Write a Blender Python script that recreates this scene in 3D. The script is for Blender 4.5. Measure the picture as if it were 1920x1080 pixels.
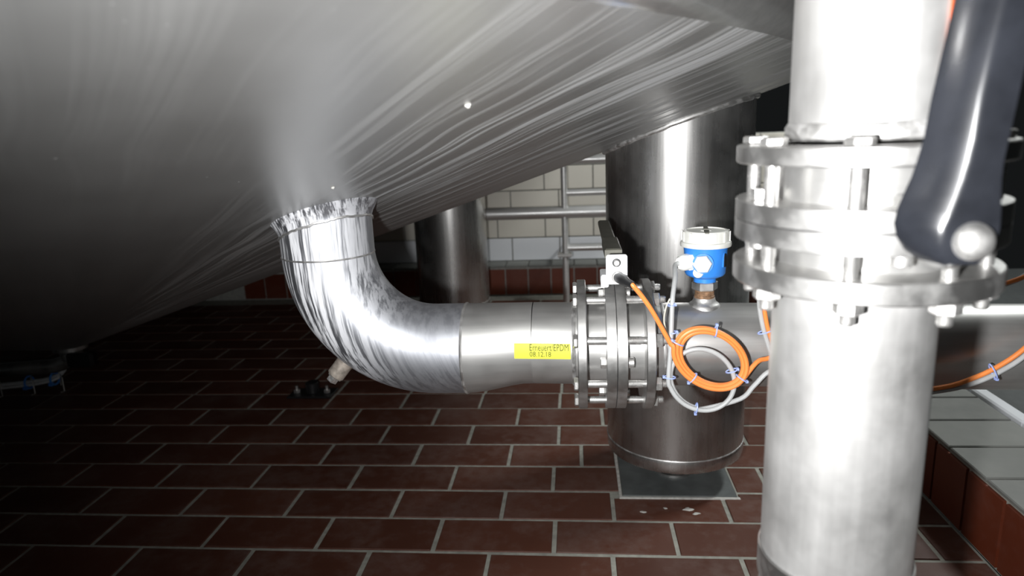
import bpy, math, random
from mathutils import Vector, Matrix
PI = math.pi
random.seed(7)
for o in list(bpy.data.objects):
    bpy.data.objects.remove(o, do_unlink=True)
scene = bpy.context.scene
COL = scene.collection

# ------------------------------------------------------------------ camera
CAM = Vector((0, 0, .849))
pit, rol, yaw = math.radians(13.25), math.radians(-2.35), math.radians(5.56)
FW = Vector((-math.sin(yaw)*math.cos(pit), math.cos(yaw)*math.cos(pit), -math.sin(pit)))
RT0 = Vector((math.cos(yaw), math.sin(yaw), 0)); UP0 = RT0.cross(FW)
RT = RT0*math.cos(rol) + UP0*math.sin(rol); UP = -RT0*math.sin(rol) + UP0*math.cos(rol)
cd = bpy.data.cameras.new('camera'); cam = bpy.data.objects.new('camera', cd); COL.objects.link(cam)
cam.matrix_world = Matrix(((RT.x, UP.x, -FW.x, CAM.x), (RT.y, UP.y, -FW.y, CAM.y), (RT.z, UP.z, -FW.z, CAM.z), (0, 0, 0, 1)))
cd.sensor_width = 36; cd.lens = 24; cd.clip_start = .02; cd.clip_end = 60
cd.dof.use_dof = True; cd.dof.focus_distance = 1.12; cd.dof.aperture_fstop = 4.6
scene.camera = cam

# ------------------------------------------------------------------ world, lights, exposure
w = bpy.data.worlds.new('world'); scene.world = w; w.use_nodes = True
w.node_tree.nodes['Background'].inputs[0].default_value = (.60, .66, .68, 1)
w.node_tree.nodes['Background'].inputs[1].default_value = .012

def look(o, target):
    o.rotation_euler = (Vector(target) - o.location).to_track_quat('-Z', 'Y').to_euler()

FL = bpy.data.lights.new('camera_flash', 'SPOT'); flash = bpy.data.objects.new('camera_flash', FL); COL.objects.link(flash)
flash.location = (-.078, .0, .812)
FL.energy = 82; FL.spot_size = math.radians(142); FL.spot_blend = 1.0; FL.shadow_soft_size = .012
FL.color = (1, 1, 1)
look(flash, (.36, 1.2, .98))
AL = bpy.data.lights.new('wall_fill_light', 'AREA'); al = bpy.data.objects.new('wall_fill_light', AL); COL.objects.link(al)  # added fill that brightens the tiled back wall, no actual fixture there
al.location = (1.9, 2.55, 2.3); AL.shape = 'RECTANGLE'; AL.size = 1.2; AL.size_y = .2; AL.energy = 60; AL.color = (.97, 1, .98)
look(al, (-.2, 3.5, .3))

vs = scene.view_settings
vs.view_transform = 'Standard'; vs.look = 'None'; vs.exposure = 0; vs.gamma = 1; vs.use_curve_mapping = False

# ------------------------------------------------------------------ helpers
def ray(x, y): return FW + RT*((x-960)/1280) - UP*((y-540)/1280)
def atY(x, y, Y):
    d = ray(x, y); return CAM + d*(Y/d.y)
def atZ(x, y, z):
    d = ray(x, y); return CAM + d*((z-CAM.z)/d.z)
def V(*a): return Vector(a)

LOC = {}
class MB:
    def __init__(s): s.v = []; s.f = []
    def add(s, vs, fs):
        n = len(s.v); s.v += [Vector(p) for p in vs]; s.f += [tuple(i+n for i in f) for f in fs]; return s
    def box(s, lo, hi):
        x0, y0, z0 = lo; x1, y1, z1 = hi
        return s.add([(x0,y0,z0),(x1,y0,z0),(x1,y1,z0),(x0,y1,z0),(x0,y0,z1),(x1,y0,z1),(x1,y1,z1),(x0,y1,z1)],
                     [(0,3,2,1),(4,5,6,7),(0,1,5,4),(1,2,6,5),(2,3,7,6),(3,0,4,7)])
    def bevbox(s, lo, hi, b):
        # box with chamfered edges: three stacked rings
        x0, y0, z0 = lo; x1, y1, z1 = hi
        def r(i, z): return [(x0+i,y0+i,z),(x1-i,y0+i,z),(x1-i,y1-i,z),(x0+i,y1-i,z)]
        vs = r(b,z0)+r(0,z0+b)+r(0,z1-b)+r(b,z1)
        fs = [(3,2,1,0),(12,13,14,15)]
        for k in range(3):
            for i in range(4):
                j = (i+1)%4; fs.append((k*4+i, k*4+j, k*4+4+j, k*4+4+i))
        return s.add(vs, fs)
    def lathe(s, prof, p, ax, n=48, cap0=True, cap1=True, ph=0):
        # prof: list (radius, distance along axis) from point p along axis ax
        ax = Vector(ax).normalized(); u = ax.orthogonal().normalized()
        if abs(ax.z) < .9: u = Vector((0,0,1)).cross(ax).normalized()
        w_ = ax.cross(u); p = Vector(p); vs = []; fs = []
        for r, h in prof:
            for i in range(n):
                a = 2*PI*i/n+ph; vs.append(p+ax*h+(u*math.cos(a)+w_*math.sin(a))*r)
        m = len(prof)
        for k in range(m-1):
            for i in range(n):
                j = (i+1)%n; fs.append((k*n+i, k*n+j, (k+1)*n+j, (k+1)*n+i))
        if cap0: fs.append(tuple(range(n-1,-1,-1)))
        if cap1: fs.append(tuple((m-1)*n+i for i in range(n)))
        return s.add(vs, fs)
    def cyl(s, a, b, r, r2=None, n=32, bev=0):
        a = Vector(a); b = Vector(b); L = (b-a).length; r2 = r if r2 is None else r2
        pr = [(r,0),(r2,L)] if not bev else [(r-bev,0),(r,bev),(r2,L-bev),(r2-bev,L)]
        return s.lathe(pr, a, b-a, n)
    def hexa(s, a, b, r, bev=0, ph=0):
        a = Vector(a); b = Vector(b); L = (b-a).length
        bv = bev or r*.12
        return s.lathe([(r-bv,0),(r,bv),(r,L-bv),(r-bv,L)], a, b-a, 6, ph=ph)
    def ring(s, p, ax, R, r, n=64, m=8):
        ax = Vector(ax).normalized()
        pr = [(R+r*math.cos(2*PI*k/m), r*math.sin(2*PI*k/m)) for k in range(m)]
        pr.append(pr[0]); return s.lathe(pr, p, ax, n, False, False)
    def tube(s, pts, r, n=10, closed=False, radii=None):
        pts = [Vector(p) for p in pts]; m = len(pts); vs = []; fs = []
        t0 = (pts[1]-pts[0]).normalized(); u = t0.orthogonal().normalized()
        for i, p in enumerate(pts):
            a = pts[(i-1)%m] if (closed or i > 0) else p; b = pts[(i+1)%m] if (closed or i < m-1) else p
            t = (b-a).normalized(); u = (u - t*u.dot(t)).normalized(); w_ = t.cross(u)
            rr = radii[i] if radii else r
            for k in range(n):
                an = 2*PI*k/n; vs.append(p+(u*math.cos(an)+w_*math.sin(an))*rr)
        q = m if closed else m-1
        for i in range(q):
            for k in range(n):
                l = (k+1)%n; j = (i+1)%m; fs.append((i*n+k, i*n+l, j*n+l, j*n+k))
        if not closed: fs += [tuple(range(n-1,-1,-1)), tuple((m-1)*n+k for k in range(n))]
        return s.add(vs, fs)
    def prism(s, poly, d, bev=0):
        # poly: list of world points (planar, ccw seen from -d side), extruded by vector d; optional front chamfer
        n = len(poly); poly = [Vector(p) for p in poly]; d = Vector(d); c = sum(poly, Vector())/n
        rings = [poly, [p+d for p in poly]]
        if bev:
            f = bev/d.length
            def sh(p): return p + (c-p).normalized()*bev
            rings = [[sh(p) for p in poly], [p+d*f for p in poly], [p+d*(1-f) for p in poly], [sh(p)+d for p in poly]]
        vs = [p for r in rings for p in r]; m = len(rings); fs = [tuple(range(n-1,-1,-1)), tuple((m-1)*n+i for i in range(n))]
        for k in range(m-1):
            for i in range(n):
                j = (i+1)%n; fs.append((k*n+i, k*n+j, (k+1)*n+j, (k+1)*n+i))
        return s.add(vs, fs)

def mesh_of(mb, name, mat, origin, ang=35):
    me = bpy.data.meshes.new(name)
    me.from_pydata([tuple(p-origin) for p in mb.v], [], mb.f); me.update()
    import bmesh
    bm = bmesh.new(); bm.from_mesh(me); bmesh.ops.recalc_face_normals(bm, faces=bm.faces); bm.to_mesh(me); bm.free()
    me.shade_smooth(); me.set_sharp_from_angle(angle=math.radians(ang))
    me.materials.append(mat); return me
def obj(name, mb, mat, parent=None, origin=None, kind=None, ang=35):
    if origin is None:
        lo = Vector([min(p[i] for p in mb.v) for i in range(3)]); hi = Vector([max(p[i] for p in mb.v) for i in range(3)]); origin = (lo+hi)/2
        if parent is None: origin.z = lo.z
    origin = Vector(origin)
    return place(name, mesh_of(mb, name, mat, origin, ang), origin, None, parent, kind)
def place(name, me, loc, rot=None, parent=None, kind=None):
    o = bpy.data.objects.new(name, me); COL.objects.link(o)
    loc = Vector(loc); LOC[o.name] = loc
    if parent is not None:
        o.parent = parent; o.location = loc - LOC[parent.name]
    else: o.location = loc
    if rot is not None: o.rotation_euler = rot
    if kind: o['kind'] = kind
    return o
def tag(o, label, cat, group=None, kind=None):
    if label: o['label'] = label
    if cat: o['category'] = cat
    if group: o['group'] = group
    if kind: o['kind'] = kind
    return o
def thing(name, loc, label, cat, group=None):
    o = bpy.data.objects.new(name, None); COL.objects.link(o); o.location = loc; o.empty_display_size = .05
    LOC[o.name] = Vector(loc); return tag(o, label, cat, group)
def spline(pts, n=8, closed=False):
    pts = [Vector(p) for p in pts]; m = len(pts); out = []
    for i in range(m if closed else m-1):
        g = (lambda k: pts[k % m]) if closed else (lambda k: pts[min(max(k,0),m-1)])
        a, b, c, d = g(i-1), g(i), g(i+1), g(i+2)
        for k in range(n):
            t = k/n; out.append(.5*((2*b)+(c-a)*t+(2*a-5*b+4*c-d)*t*t+(3*b-a-3*c+d)*t*t*t))
    if not closed: out.append(pts[-1])
    return out

# ------------------------------------------------------------------ materials
class NT:
    def __init__(s, name):
        s.m = bpy.data.materials.new(name); s.m.use_nodes = True; s.t = s.m.node_tree; s.b = s.t.nodes['Principled BSDF']
    def n(s, ty, **kw):
        nd = s.t.nodes.new(ty)
        for k, v in kw.items():
            if k in ('operation', 'data_type', 'blend_type', 'noise_dimensions', 'wave_type', 'feature', 'musgrave_type'): setattr(nd, k, v)
        return nd
    def l(s, a, b): s.t.links.new(a, b)
    def math(s, op, a, b=None, clamp=False):
        nd = s.t.nodes.new('ShaderNodeMath'); nd.operation = op; nd.use_clamp = clamp
        for i, x in enumerate((a, b)):
            if x is None: continue
            if isinstance(x, (int, float)): nd.inputs[i].default_value = x
            else: s.l(x, nd.inputs[i])
        return nd.outputs[0]
    def ramp(s, fac, p0, p1, c0=(0,0,0,1), c1=(1,1,1,1)):
        nd = s.t.nodes.new('ShaderNodeValToRGB'); e = nd.color_ramp.elements
        e[0].position = p0; e[1].position = p1; e[0].color = c0; e[1].color = c1; s.l(fac, nd.inputs[0]); return nd.outputs[0]
    def mix(s, fac, a, b):
        nd = s.t.nodes.new('ShaderNodeMix'); nd.data_type = 'RGBA'
        for k, x in ((0, fac), (6, a), (7, b)):
            if isinstance(x, (int, float)): nd.inputs[k].default_value = x
            elif isinstance(x, tuple): nd.inputs[k].default_value = x if len(x) == 4 else x+(1,)
            else: s.l(x, nd.inputs[k])
        return nd.outputs[2]
    def coord(s, scale=(1,1,1), kind='Object'):
        tc = s.t.nodes.new('ShaderNodeTexCoord'); mp = s.t.nodes.new('ShaderNodeMapping'); mp.inputs['Scale'].default_value = scale
        s.l(tc.outputs[kind], mp.inputs[0]); return mp.outputs[0]
    def noise(s, vec, scale, detail=3, rough=.55):
        nd = s.t.nodes.new('ShaderNodeTexNoise'); nd.inputs['Scale'].default_value = scale; nd.inputs['Detail'].default_value = detail
        nd.inputs['Roughness'].default_value = rough; s.l(vec, nd.inputs['Vector']); return nd.outputs['Fac']
    def bump(s, h, strength, dist=.002):
        nd = s.t.nodes.new('ShaderNodeBump'); nd.inputs['Strength'].default_value = strength; nd.inputs['Distance'].default_value = dist
        s.l(h, nd.inputs['Height']); s.l(nd.outputs[0], s.b.inputs['Normal'])
    def wide(s, amount, rough):
        # scratched metal scatters in a second, broad lobe beside the sharp one
        b2 = s.t.nodes.new('ShaderNodeBsdfPrincipled'); mx = s.t.nodes.new('ShaderNodeMixShader'); mx.inputs[0].default_value = amount
        for k in ('Base Color', 'Metallic', 'Normal'):
            if s.b.inputs[k].is_linked: s.l(s.b.inputs[k].links[0].from_socket, b2.inputs[k])
            else: b2.inputs[k].default_value = s.b.inputs[k].default_value
        b2.inputs['Roughness'].default_value = rough
        out = [n for n in s.t.nodes if n.type == 'OUTPUT_MATERIAL'][0]
        s.l(s.b.outputs[0], mx.inputs[1]); s.l(b2.outputs[0], mx.inputs[2]); s.l(mx.outputs[0], out.inputs['Surface'])
    def set(s, **kw):
        for k, v in kw.items():
            i = s.b.inputs[k.replace('_', ' ')]
            if isinstance(v, (int, float)): i.default_value = v
            elif isinstance(v, tuple): i.default_value = v if len(v) == 4 else v+(1,)
            else: s.l(v, i)
        return s

def plain(name, c, rough=.5, metal=0, spec=.5, var=.12, scale=40):
    t = NT(name); n_ = t.noise(t.coord(), scale, 3)
    f = t.ramp(n_, .3, .7); lo = tuple(x*(1-var) for x in c); hi = tuple(min(1, x*(1+var)) for x in c)
    t.set(Base_Color=t.mix(f, lo, hi), Roughness=rough, Metallic=metal, Specular_IOR_Level=spec); return t.m
def steel(name, base=.6, rough=.28, stretch=(1,1,1), dirt=.15, dirtscale=9, dirtcol=(.3,.29,.27), tint=(1,.99,.97), bump=.05, wide=.4, wrough=.62, lo=.45, hi=.75):
    # brushed stainless with dull, dusty patches: metallic drops and roughness rises in the patches
    t = NT(name)
    fine = t.noise(t.coord(stretch), 60, 4, .65); blot = t.noise(t.coord(), dirtscale, 5, .6)
    d = t.ramp(blot, lo, hi)
    d = t.math('MULTIPLY', d, dirt)
    col = t.mix(t.ramp(fine, .3, .7), tuple(base*.88*x for x in tint), tuple(min(1, base*1.08)*x for x in tint))
    t.set(Base_Color=t.mix(d, col, dirtcol), Metallic=t.math('SUBTRACT', 1, d),
          Roughness=t.math('ADD', t.math('ADD', rough-.06, t.math('MULTIPLY', fine, .12)), t.math('MULTIPLY', d, .25)))
    if bump: t.bump(fine, bump, .0006)
    t.wide(wide, wrough)
    return t.m

def tank_steel():
    t = NT('tank_stainless')
    tc = t.n('ShaderNodeTexCoord'); sp = t.n('ShaderNodeSeparateXYZ'); t.l(tc.outputs['Object'], sp.inputs[0])
    x, y, z = sp.outputs
    th = t.math('ARCTAN2', y, x); r = t.math('SQRT', t.math('ADD', t.math('MULTIPLY', x, x), t.math('MULTIPLY', y, y)))
    warp = t.noise(t.coord(), 2.2, 2); th2 = t.math('ADD', th, t.math('MULTIPLY', t.math('SUBTRACT', warp, .5), .05))
    def polar(kt, kr):
        c = t.n('ShaderNodeCombineXYZ'); t.l(t.math('MULTIPLY', th2, kt), c.inputs[0]); t.l(t.math('MULTIPLY', r, kr), c.inputs[1]); return c.outputs[0]
    s1 = t.noise(polar(62, 1.1), 1, 4, .62); s2 = t.noise(polar(300, 2.2), 1, 3, .6)
    st = t.math('ADD', t.math('MULTIPLY', s1, .62), t.math('MULTIPLY', s2, .38))
    streak = t.ramp(st, .48, .62)
    # lime runs fill the sector that drains towards the nozzle (azimuth about -40 to -6 degrees) and thin out beyond it
    m1 = t.ramp(t.math('ADD', th, t.math('MULTIPLY', t.math('SUBTRACT', warp, .5), .25)), .0, 1.0)
    mr = t.n('ShaderNodeMapRange'); mr.interpolation_type = 'SMOOTHSTEP'; mr.inputs[1].default_value = -.80; mr.inputs[2].default_value = -.58
    t.l(th2, mr.inputs[0]); sector = mr.outputs[0]
    lime = t.math('MULTIPLY', streak, t.math('ADD', t.math('MULTIPLY', sector, .85), .03))
    film = t.math('MULTIPLY', t.ramp(t.noise(t.coord(), 3.2, 4), .3, .8), .10)
    d = t.math('ADD', lime, t.math('ADD', film, .08), True)
    spots = t.ramp(t.noise(t.coord(), 130, 2), .76, .80); d = t.math('ADD', d, t.math('MULTIPLY', spots, .35), True)
    t.set(Base_Color=t.mix(d, (.42,.42,.41), (.52,.53,.54)), Metallic=t.math('SUBTRACT', 1, d),
          Roughness=t.math('ADD', .27, t.math('ADD', t.math('MULTIPLY', d, .40), t.math('MULTIPLY', t.math('MULTIPLY', s2, sector), .06))))
    t.bump(t.math('ADD', t.math('MULTIPLY', streak, sector), t.math('MULTIPLY', t.math('MULTIPLY', s2, sector), .2)), .10, .001)
    t.wide(.3, .58)
    return t.m
def limed_steel():
    # elbow: white lime runs streaming down over grey steel
    t = NT('limed_stainless')
    warp = t.noise(t.coord(), 9, 3)
    c = t.n('ShaderNodeTexCoord'); sp = t.n('ShaderNodeSeparateXYZ'); t.l(c.outputs['Object'], sp.inputs[0])
    # runs fall vertically on the upright part and drift with the outer curve of the bend below it (object origin: centre line of both legs)
    dz = t.math('MINIMUM', t.math('MAXIMUM', t.math('SUBTRACT', .165, sp.outputs[2]), 0), .232)
    shift = t.math('SUBTRACT', .2375, t.math('SQRT', t.math('SUBTRACT', .2375**2, t.math('MULTIPLY', dz, dz))))
    sx = t.math('SUBTRACT', sp.outputs[0], t.math('MULTIPLY', shift, .40))
    sx = t.math('ADD', sx, t.math('MULTIPLY', t.math('SUBTRACT', warp, .5), .010))
    def runs(kx, ky, kz):
        cb = t.n('ShaderNodeCombineXYZ')
        t.l(t.math('MULTIPLY', sx, kx), cb.inputs[0]); t.l(t.math('MULTIPLY', sp.outputs[1], ky), cb.inputs[1]); t.l(t.math('MULTIPLY', sp.outputs[2], kz), cb.inputs[2]); return cb.outputs[0]
    s1 = t.noise(runs(100, 55, 3), 1, 4, .6); s2 = t.noise(runs(330, 150, 10), 1, 3, .7)
    st = t.math('ADD', t.math('MULTIPLY', s1, .6), t.math('MULTIPLY', s2, .4))
    lime = t.ramp(st, .44, .54)
    fade = t.n('ShaderNodeMapRange'); fade.interpolation_type = 'SMOOTHSTEP'; fade.inputs[1].default_value = .14; fade.inputs[2].default_value = -.02
    t.l(sp.outputs[0], fade.inputs[0])
    d = t.math('MULTIPLY', lime, t.math('ADD', t.math('MULTIPLY', fade.outputs[0], .92), .08))
    t.set(Base_Color=t.mix(d, (.38,.39,.42), (.82,.83,.86)), Metallic=t.math('SUBTRACT', .96, d),
          Roughness=t.math('ADD', .38, t.math('MULTIPLY', d, .4)))
    t.bump(st, .09, .001); t.wide(.5, .6); return t.m
def tile_mat(name, c0, c1, haze=(.30,.26,.24), rough=.42, hz=.25):
    t = NT(name); oi = t.n('ShaderNodeObjectInfo'); v = t.coord(); add = t.n('ShaderNodeVectorMath'); add.operation = 'ADD'
    t.l(v, add.inputs[0]); mul = t.math('MULTIPLY', oi.outputs['Random'], 37); t.l(mul, add.inputs[1]); v = add.outputs[0]
    n1 = t.noise(v, 7, 4); n2 = t.noise(v, 38, 4, .7)
    base = t.mix(t.math('ADD', t.math('MULTIPLY', oi.outputs['Random'], .6), t.math('MULTIPLY', n1, .5), True), c0, c1)
    h = t.math('MULTIPLY', t.ramp(t.math('ADD', t.math('MULTIPLY', n1, .55), t.math('MULTIPLY', n2, .45)), .46, .72), hz)
    t.set(Base_Color=t.mix(h, base, haze), Roughness=t.math('ADD', rough, t.math('MULTIPLY', n2, .2)), Specular_IOR_Level=.35)
    t.bump(n2, .08, .001); return t.m

M = dict(
    tank=tank_steel(), lime=limed_steel(),
    leg=steel('brushed_leg_steel', .58, .27, (1,1,.04), .10, 7, bump=.04, wide=.14, wrough=.55),
    pipe=steel('dull_pipe_steel', .50, .31, (.05,1,1), .42, 8, (.26,.26,.25), bump=.05, lo=.25, hi=.85, wide=.28, wrough=.58),
    front=steel('scuffed_pipe_steel', .62, .30, (1,1,.03), .42, 12, (.42,.42,.42), bump=.12, wide=.42, wrough=.62, lo=.25, hi=.8),
    flange=steel('flange_steel', .50, .32, (1,1,1), .4, 18, (.20,.20,.19), bump=.06, wide=.25, wrough=.6),
    bolt=steel('bolt_steel', .72, .25, (1,1,1), .15, 60, bump=.02),
    weld=steel('weld_bead', .60, .38, (1,1,1), .5, 60, (.45,.45,.45), bump=.5),
    rail=steel('rail_steel', .72, .28, (.05,1,1), .35, 10, (.5,.52,.54), bump=.02, wide=.45, lo=.1, hi=.7),
    lever=plain('olive_lever_steel', (.10,.098,.080), .5, .3, .5, .2, 30),
    blacklever=plain('black_coated_lever', (.011,.012,.015), .20, 0, .5, .3, 26),
    bracket=plain('white_aluminium', (.78,.79,.80), .45, .3, .5, .05, 60),
    orange=plain('orange_cable_sheath', (.78,.235,.055), .42, 0, .5, .05, 50),
    grey=plain('grey_cable_sheath', (.40,.41,.41), .45, 0, .5, .06, 50),
    cream=plain('cream_wire', (.62,.60,.48), .5), tie=plain('pale_blue_tie', (.33,.42,.78), .4, 0, .5, .05),
    bluetie=plain('strong_blue_tie', (.07,.27,.75), .35, 0, .5, .05),
    black=plain('black_rubber', (.012,.012,.013), .38, 0, .5, .2), dark=plain('dark_void', (.006,.006,.006), .8, 0, .1, .2),
    blue=plain('blue_housing_paint', (.035,.22,.70), .38, 0, .5, .06, 60),
    lid=plain('off_white_plastic', (.66,.66,.62), .42, 0, .5, .08, 50), white=plain('white_plastic', (.80,.81,.78), .4, 0, .5, .04),
    rust=plain('rusty_thread', (.28,.17,.10), .6, .4, .4, .5, 120), brown=plain('stained_brass_stub', (.42,.37,.32), .5, .5, .4, .35, 110),
    yellow=plain('yellow_label', (.70,.74,.06), .55, 0, .3, .05, 30), ink=plain('label_ink', (.05,.05,.02), .7, 0, .2, .05),
    orangelabel=plain('orange_label', (.55,.11,.03), .55, 0, .3, .05, 20),
    grout=plain('floor_grout', (.30,.30,.265), .85, 0, .2, .2, 50), wgrout=plain('wall_grout', (.32,.32,.30), .85, 0, .2, .15, 50),
    plate=plain('grey_base_plate', (.105,.115,.115), .55, .2, .4, .22, 22), mortar=plain('white_mortar', (.50,.49,.46), .85, 0, .2, .2, 90),
    red=tile_mat('red_clinker_tile', (.058,.019,.011), (.105,.037,.022), (.22,.19,.175), hz=.32),
    riser=tile_mat('red_riser_tile', (.085,.017,.007), (.15,.032,.013), hz=.08, rough=.35),  # reds darkened to carry the shadow on the curb and plinth fronts
    cream_tile=tile_mat('cream_glazed_tile', (.56,.53,.47), (.62,.59,.52), (.64,.62,.57), .32, .2),
    white_tile=tile_mat('white_glazed_tile', (.66,.68,.72), (.72,.74,.77), (.75,.76,.78), .3, .2),
    greytile=tile_mat('grey_nosing_tile', (.13,.135,.128), (.20,.205,.19), (.27,.27,.255), .45, .35),
    slab=plain('shaded_slab', (.06,.065,.065), .6),  # dark grey holds the shade over the floor beyond the curb
    wire=plain('galvanised_wire', (.95,.95,.92), .42, .9, .5, .05),
)

# ------------------------------------------------------------------ floor: grout bed and single tiles
PX, PY, Y0 = .2516, .123, 1.2298
OFF = {-1: -.4404, 0: -.5605, 1: -.6813, 2: -.5691, 3: -.6881, 4: -.8123, 5: -.6864, 6: -.8136}
floor = obj('floor', MB().box((-3.6, .1, -.08), (.777, 3.6, -.0025)), M['grout'], origin=(0, 1.6, 0)); floor['kind'] = 'structure'
PLATE = (.098, 1.453, .358, 1.709)
J = .0047
def sub(rc, pl):
    x0, y0, x1, y1 = rc; a, b, c, d = pl
    if x1 <= a or x0 >= c or y1 <= b or y0 >= d: return [rc]
    out = []
    if y0 < b: out.append((x0, y0, x1, b)); y0 = b
    if y1 > d: out.append((x0, d, x1, y1)); y1 = d
    if x0 < a: out.append((x0, y0, a, y1))
    if x1 > c: out.append((c, y0, x1, y1))
    return [r for r in out if r[2]-r[0] > .018 and r[3]-r[1] > .018]
pieces = []
for n in range(-6, 19):
    off = OFF.get(n, -.81 + (PX/2 if (n % 2 == 0) else 0))
    ya, yb = Y0+n*PY+J, Y0+(n+1)*PY-J
    if yb > 3.42: continue
    xs = [off+k*PX for k in range(-12, 9)]
    if n == 3: xs = [x for x in xs if x < -.1] + [atZ(1090.5, 855, 0).x, PLATE[0]-.004, PLATE[2]+.004] + [x for x in xs if x > .4]
    for a, b in zip(xs, xs[1:]):
        a, b = a+J, min(b-J, .772)
        if b-a < .02 or a < -3.5: continue
        pieces += sub((a, ya, b, yb), (PLATE[0]-.006, PLATE[1]-.006, PLATE[2]+.006, PLATE[3]+.006))
def seen(rc):
    d = Vector(((rc[0]+rc[2])/2, (rc[1]+rc[3])/2, 0)) - CAM
    wd = d.dot(FW)
    if wd <= .1: return 0
    x = 960+1280*d.dot(RT)/wd; y = 540-1280*d.dot(UP)/wd
    if x < -90 or x > 1990 or y > 1130: return 0
    return (rc[2]-rc[0])*(rc[3]-rc[1])/wd**3
pieces.sort(key=seen, reverse=True)
TM = {}
rest = MB()
for i, (a, b, c, d) in enumerate(pieces):
    jit = random.uniform(-.0007, .0007); tz = random.uniform(-.0006, .0006)
    if i < 290 and seen((a, b, c, d)) > 0:
        key = (round(c-a, 3), round(d-b, 3))
        if key not in TM:
            hx, hy = (c-a)/2, (d-b)/2
            TM[key] = mesh_of(MB().bevbox((-hx, -hy, -.012), (hx, hy, 0), .0016), 'floor_tile', M['red'], Vector(), 20)
        place('floor_tile', TM[key], ((a+c)/2+jit, (b+d)/2+jit, tz), (random.uniform(-.002, .002), random.uniform(-.002, .002), random.uniform(-.003, .003)), floor)
    else:
        rest.bevbox((a, b, -.012), (c, d, tz), .0016)
obj('floor_tile_field', rest, M['red'], floor, kind='stuff', ang=20)

# ------------------------------------------------------------------ back wall, plinth, curb
WZ = .157
wb = obj('wall_back', MB().box((-.78, 3.558, 0), (1.2, 3.68, WZ+5*PY)).box((-3.2, 3.558, 0), (-.78, 3.68, WZ+4*PY)), M['wgrout']); wb['kind'] = 'structure'
wt = {}
for k in range(5):
    x0 = atY(900+122/3.6, 440, 3.55).x if k % 2 == 1 else atY(900+220/3.6, 470, 3.55).x
    for i in range(-4, 7):
        a = x0+i*.2505+.0035; b = a+.2435
        if a < -1.3 or b > 1.19 or (k == 4 and a < -.78): continue
        key = 'w' if k == 0 else 'c'
        if key not in wt: wt[key] = mesh_of(MB().bevbox((-.12175, -.008, -.058), (.12175, .003, .058), .0018), 'wall_tile', M['white_tile' if k == 0 else 'cream_tile'], Vector(), 20)
        place('wall_tile', wt[key], ((a+b)/2, 3.556, WZ+(k+.5)*PY), None, wb)
bb = obj('baseboard_back', MB().box((-2.4, 3.424, 0), (1.2, 3.557, .148)), M['wgrout']); bb['kind'] = 'structure'
pm = mesh_of(MB().bevbox((-.0555, -.004, -.066), (.0555, .004, .066), .0015), 'plinth_tile', M['riser'], Vector(), 20)
lm = mesh_of(MB().bevbox((-.0555, -.068, -.004), (.0555, .068, .005), .002), 'ledge_tile', M['greytile'], Vector(), 20)
x0 = atY(900+172/3.6, 520, 3.42).x
for i in range(-12, 9):
    place('plinth_tile', pm, (x0+(i+.5)*.1175, 3.421, .072), None, bb)
    place('ledge_tile', lm, (x0+(i+.5)*.1175, 3.487, .152), None, bb)

curb = obj('trim_1', MB().box((.7775, .3, 0), (1.012, 3.40, .149)), M['grout']); curb['kind'] = 'structure'
rm = mesh_of(MB().bevbox((-.004, -.0567, -.070), (.004, .0567, .070), .0015), 'riser_tile', M['riser'], Vector(), 20)
tm = mesh_of(MB().bevbox((-.101, -.0635, -.005), (.101, .0635, .004), .002), 'top_tile', M['greytile'], Vector(), 20)
sm = mesh_of(MB().bevbox((-.016, -.1, -.03), (.016, .1, .009), .004), 'edge_tile', M['white_tile'], Vector(), 20)
for i in range(-6, 18): place('riser_tile', rm, (.7755, 1.197+(i+.5)*.1213, .076), None, curb)
for i in range(-6, 15): place('top_tile', tm, (.8765, 1.262+(i+.5)*.134, .154), None, curb)
for i in range(-3, 10): place('edge_tile', sm, (.997, 1.40+i*.204, .158), None, curb)
ce = obj('ceiling', MB().box((-4.2, -1.5, 3.3), (2.6, 4.6, 3.4)), M['wgrout']); ce['kind'] = 'structure'
rs = obj('trim_2', MB().box((1.0165, .3, -.08), (2.4, 3.55, .06)), M['slab']); rs['kind'] = 'structure'

# ------------------------------------------------------------------ tank with cone bottom, legs
AP = Vector((-1.692, 2.039, .180)); SL = .3351
def cone_z(x, y): return AP.z + SL*math.hypot(x-AP.x, y-AP.y)
tank = thing('conical_tank', (AP.x, AP.y, 0), 'huge stainless steel tank with streaked conical bottom filling the upper picture', 'tank')
RC, RK = 2.262, .06
prof = [(.06, .06*SL), (.4, .4*SL), (.9, .9*SL), (1.4, 1.4*SL), (1.9, 1.9*SL), (RC, RC*SL)]
ob = obj('cone_bottom', MB().lathe(prof, AP, (0,0,1), 256, False, False), M['tank'], tank, origin=AP)
# knuckle: arc from cone slope to vertical
kp = []; sl = math.atan(SL); cx = RC - RK*math.sin(sl); cz = RC*SL + RK*math.cos(sl)
for i in range(13):
    a = -PI/2 + sl + (PI/2-sl)*i/12; kp.append((cx+RK*math.cos(a), cz+RK*math.sin(a)))
M['shell'] = steel('polished_shell_steel', .55, .16, (1,1,1), .06, 4, bump=0)
obj('knuckle', MB().lathe(kp, AP, (0,0,1), 256, False, False), M['shell'], tank, origin=AP)
obj('shell', MB().lathe([(cx+RK, cz), (cx+RK, 2.3), (1.2, 2.55), (.01, 2.6)], AP, (0,0,1), 160, False, True), M['shell'], tank, origin=AP)

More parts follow.
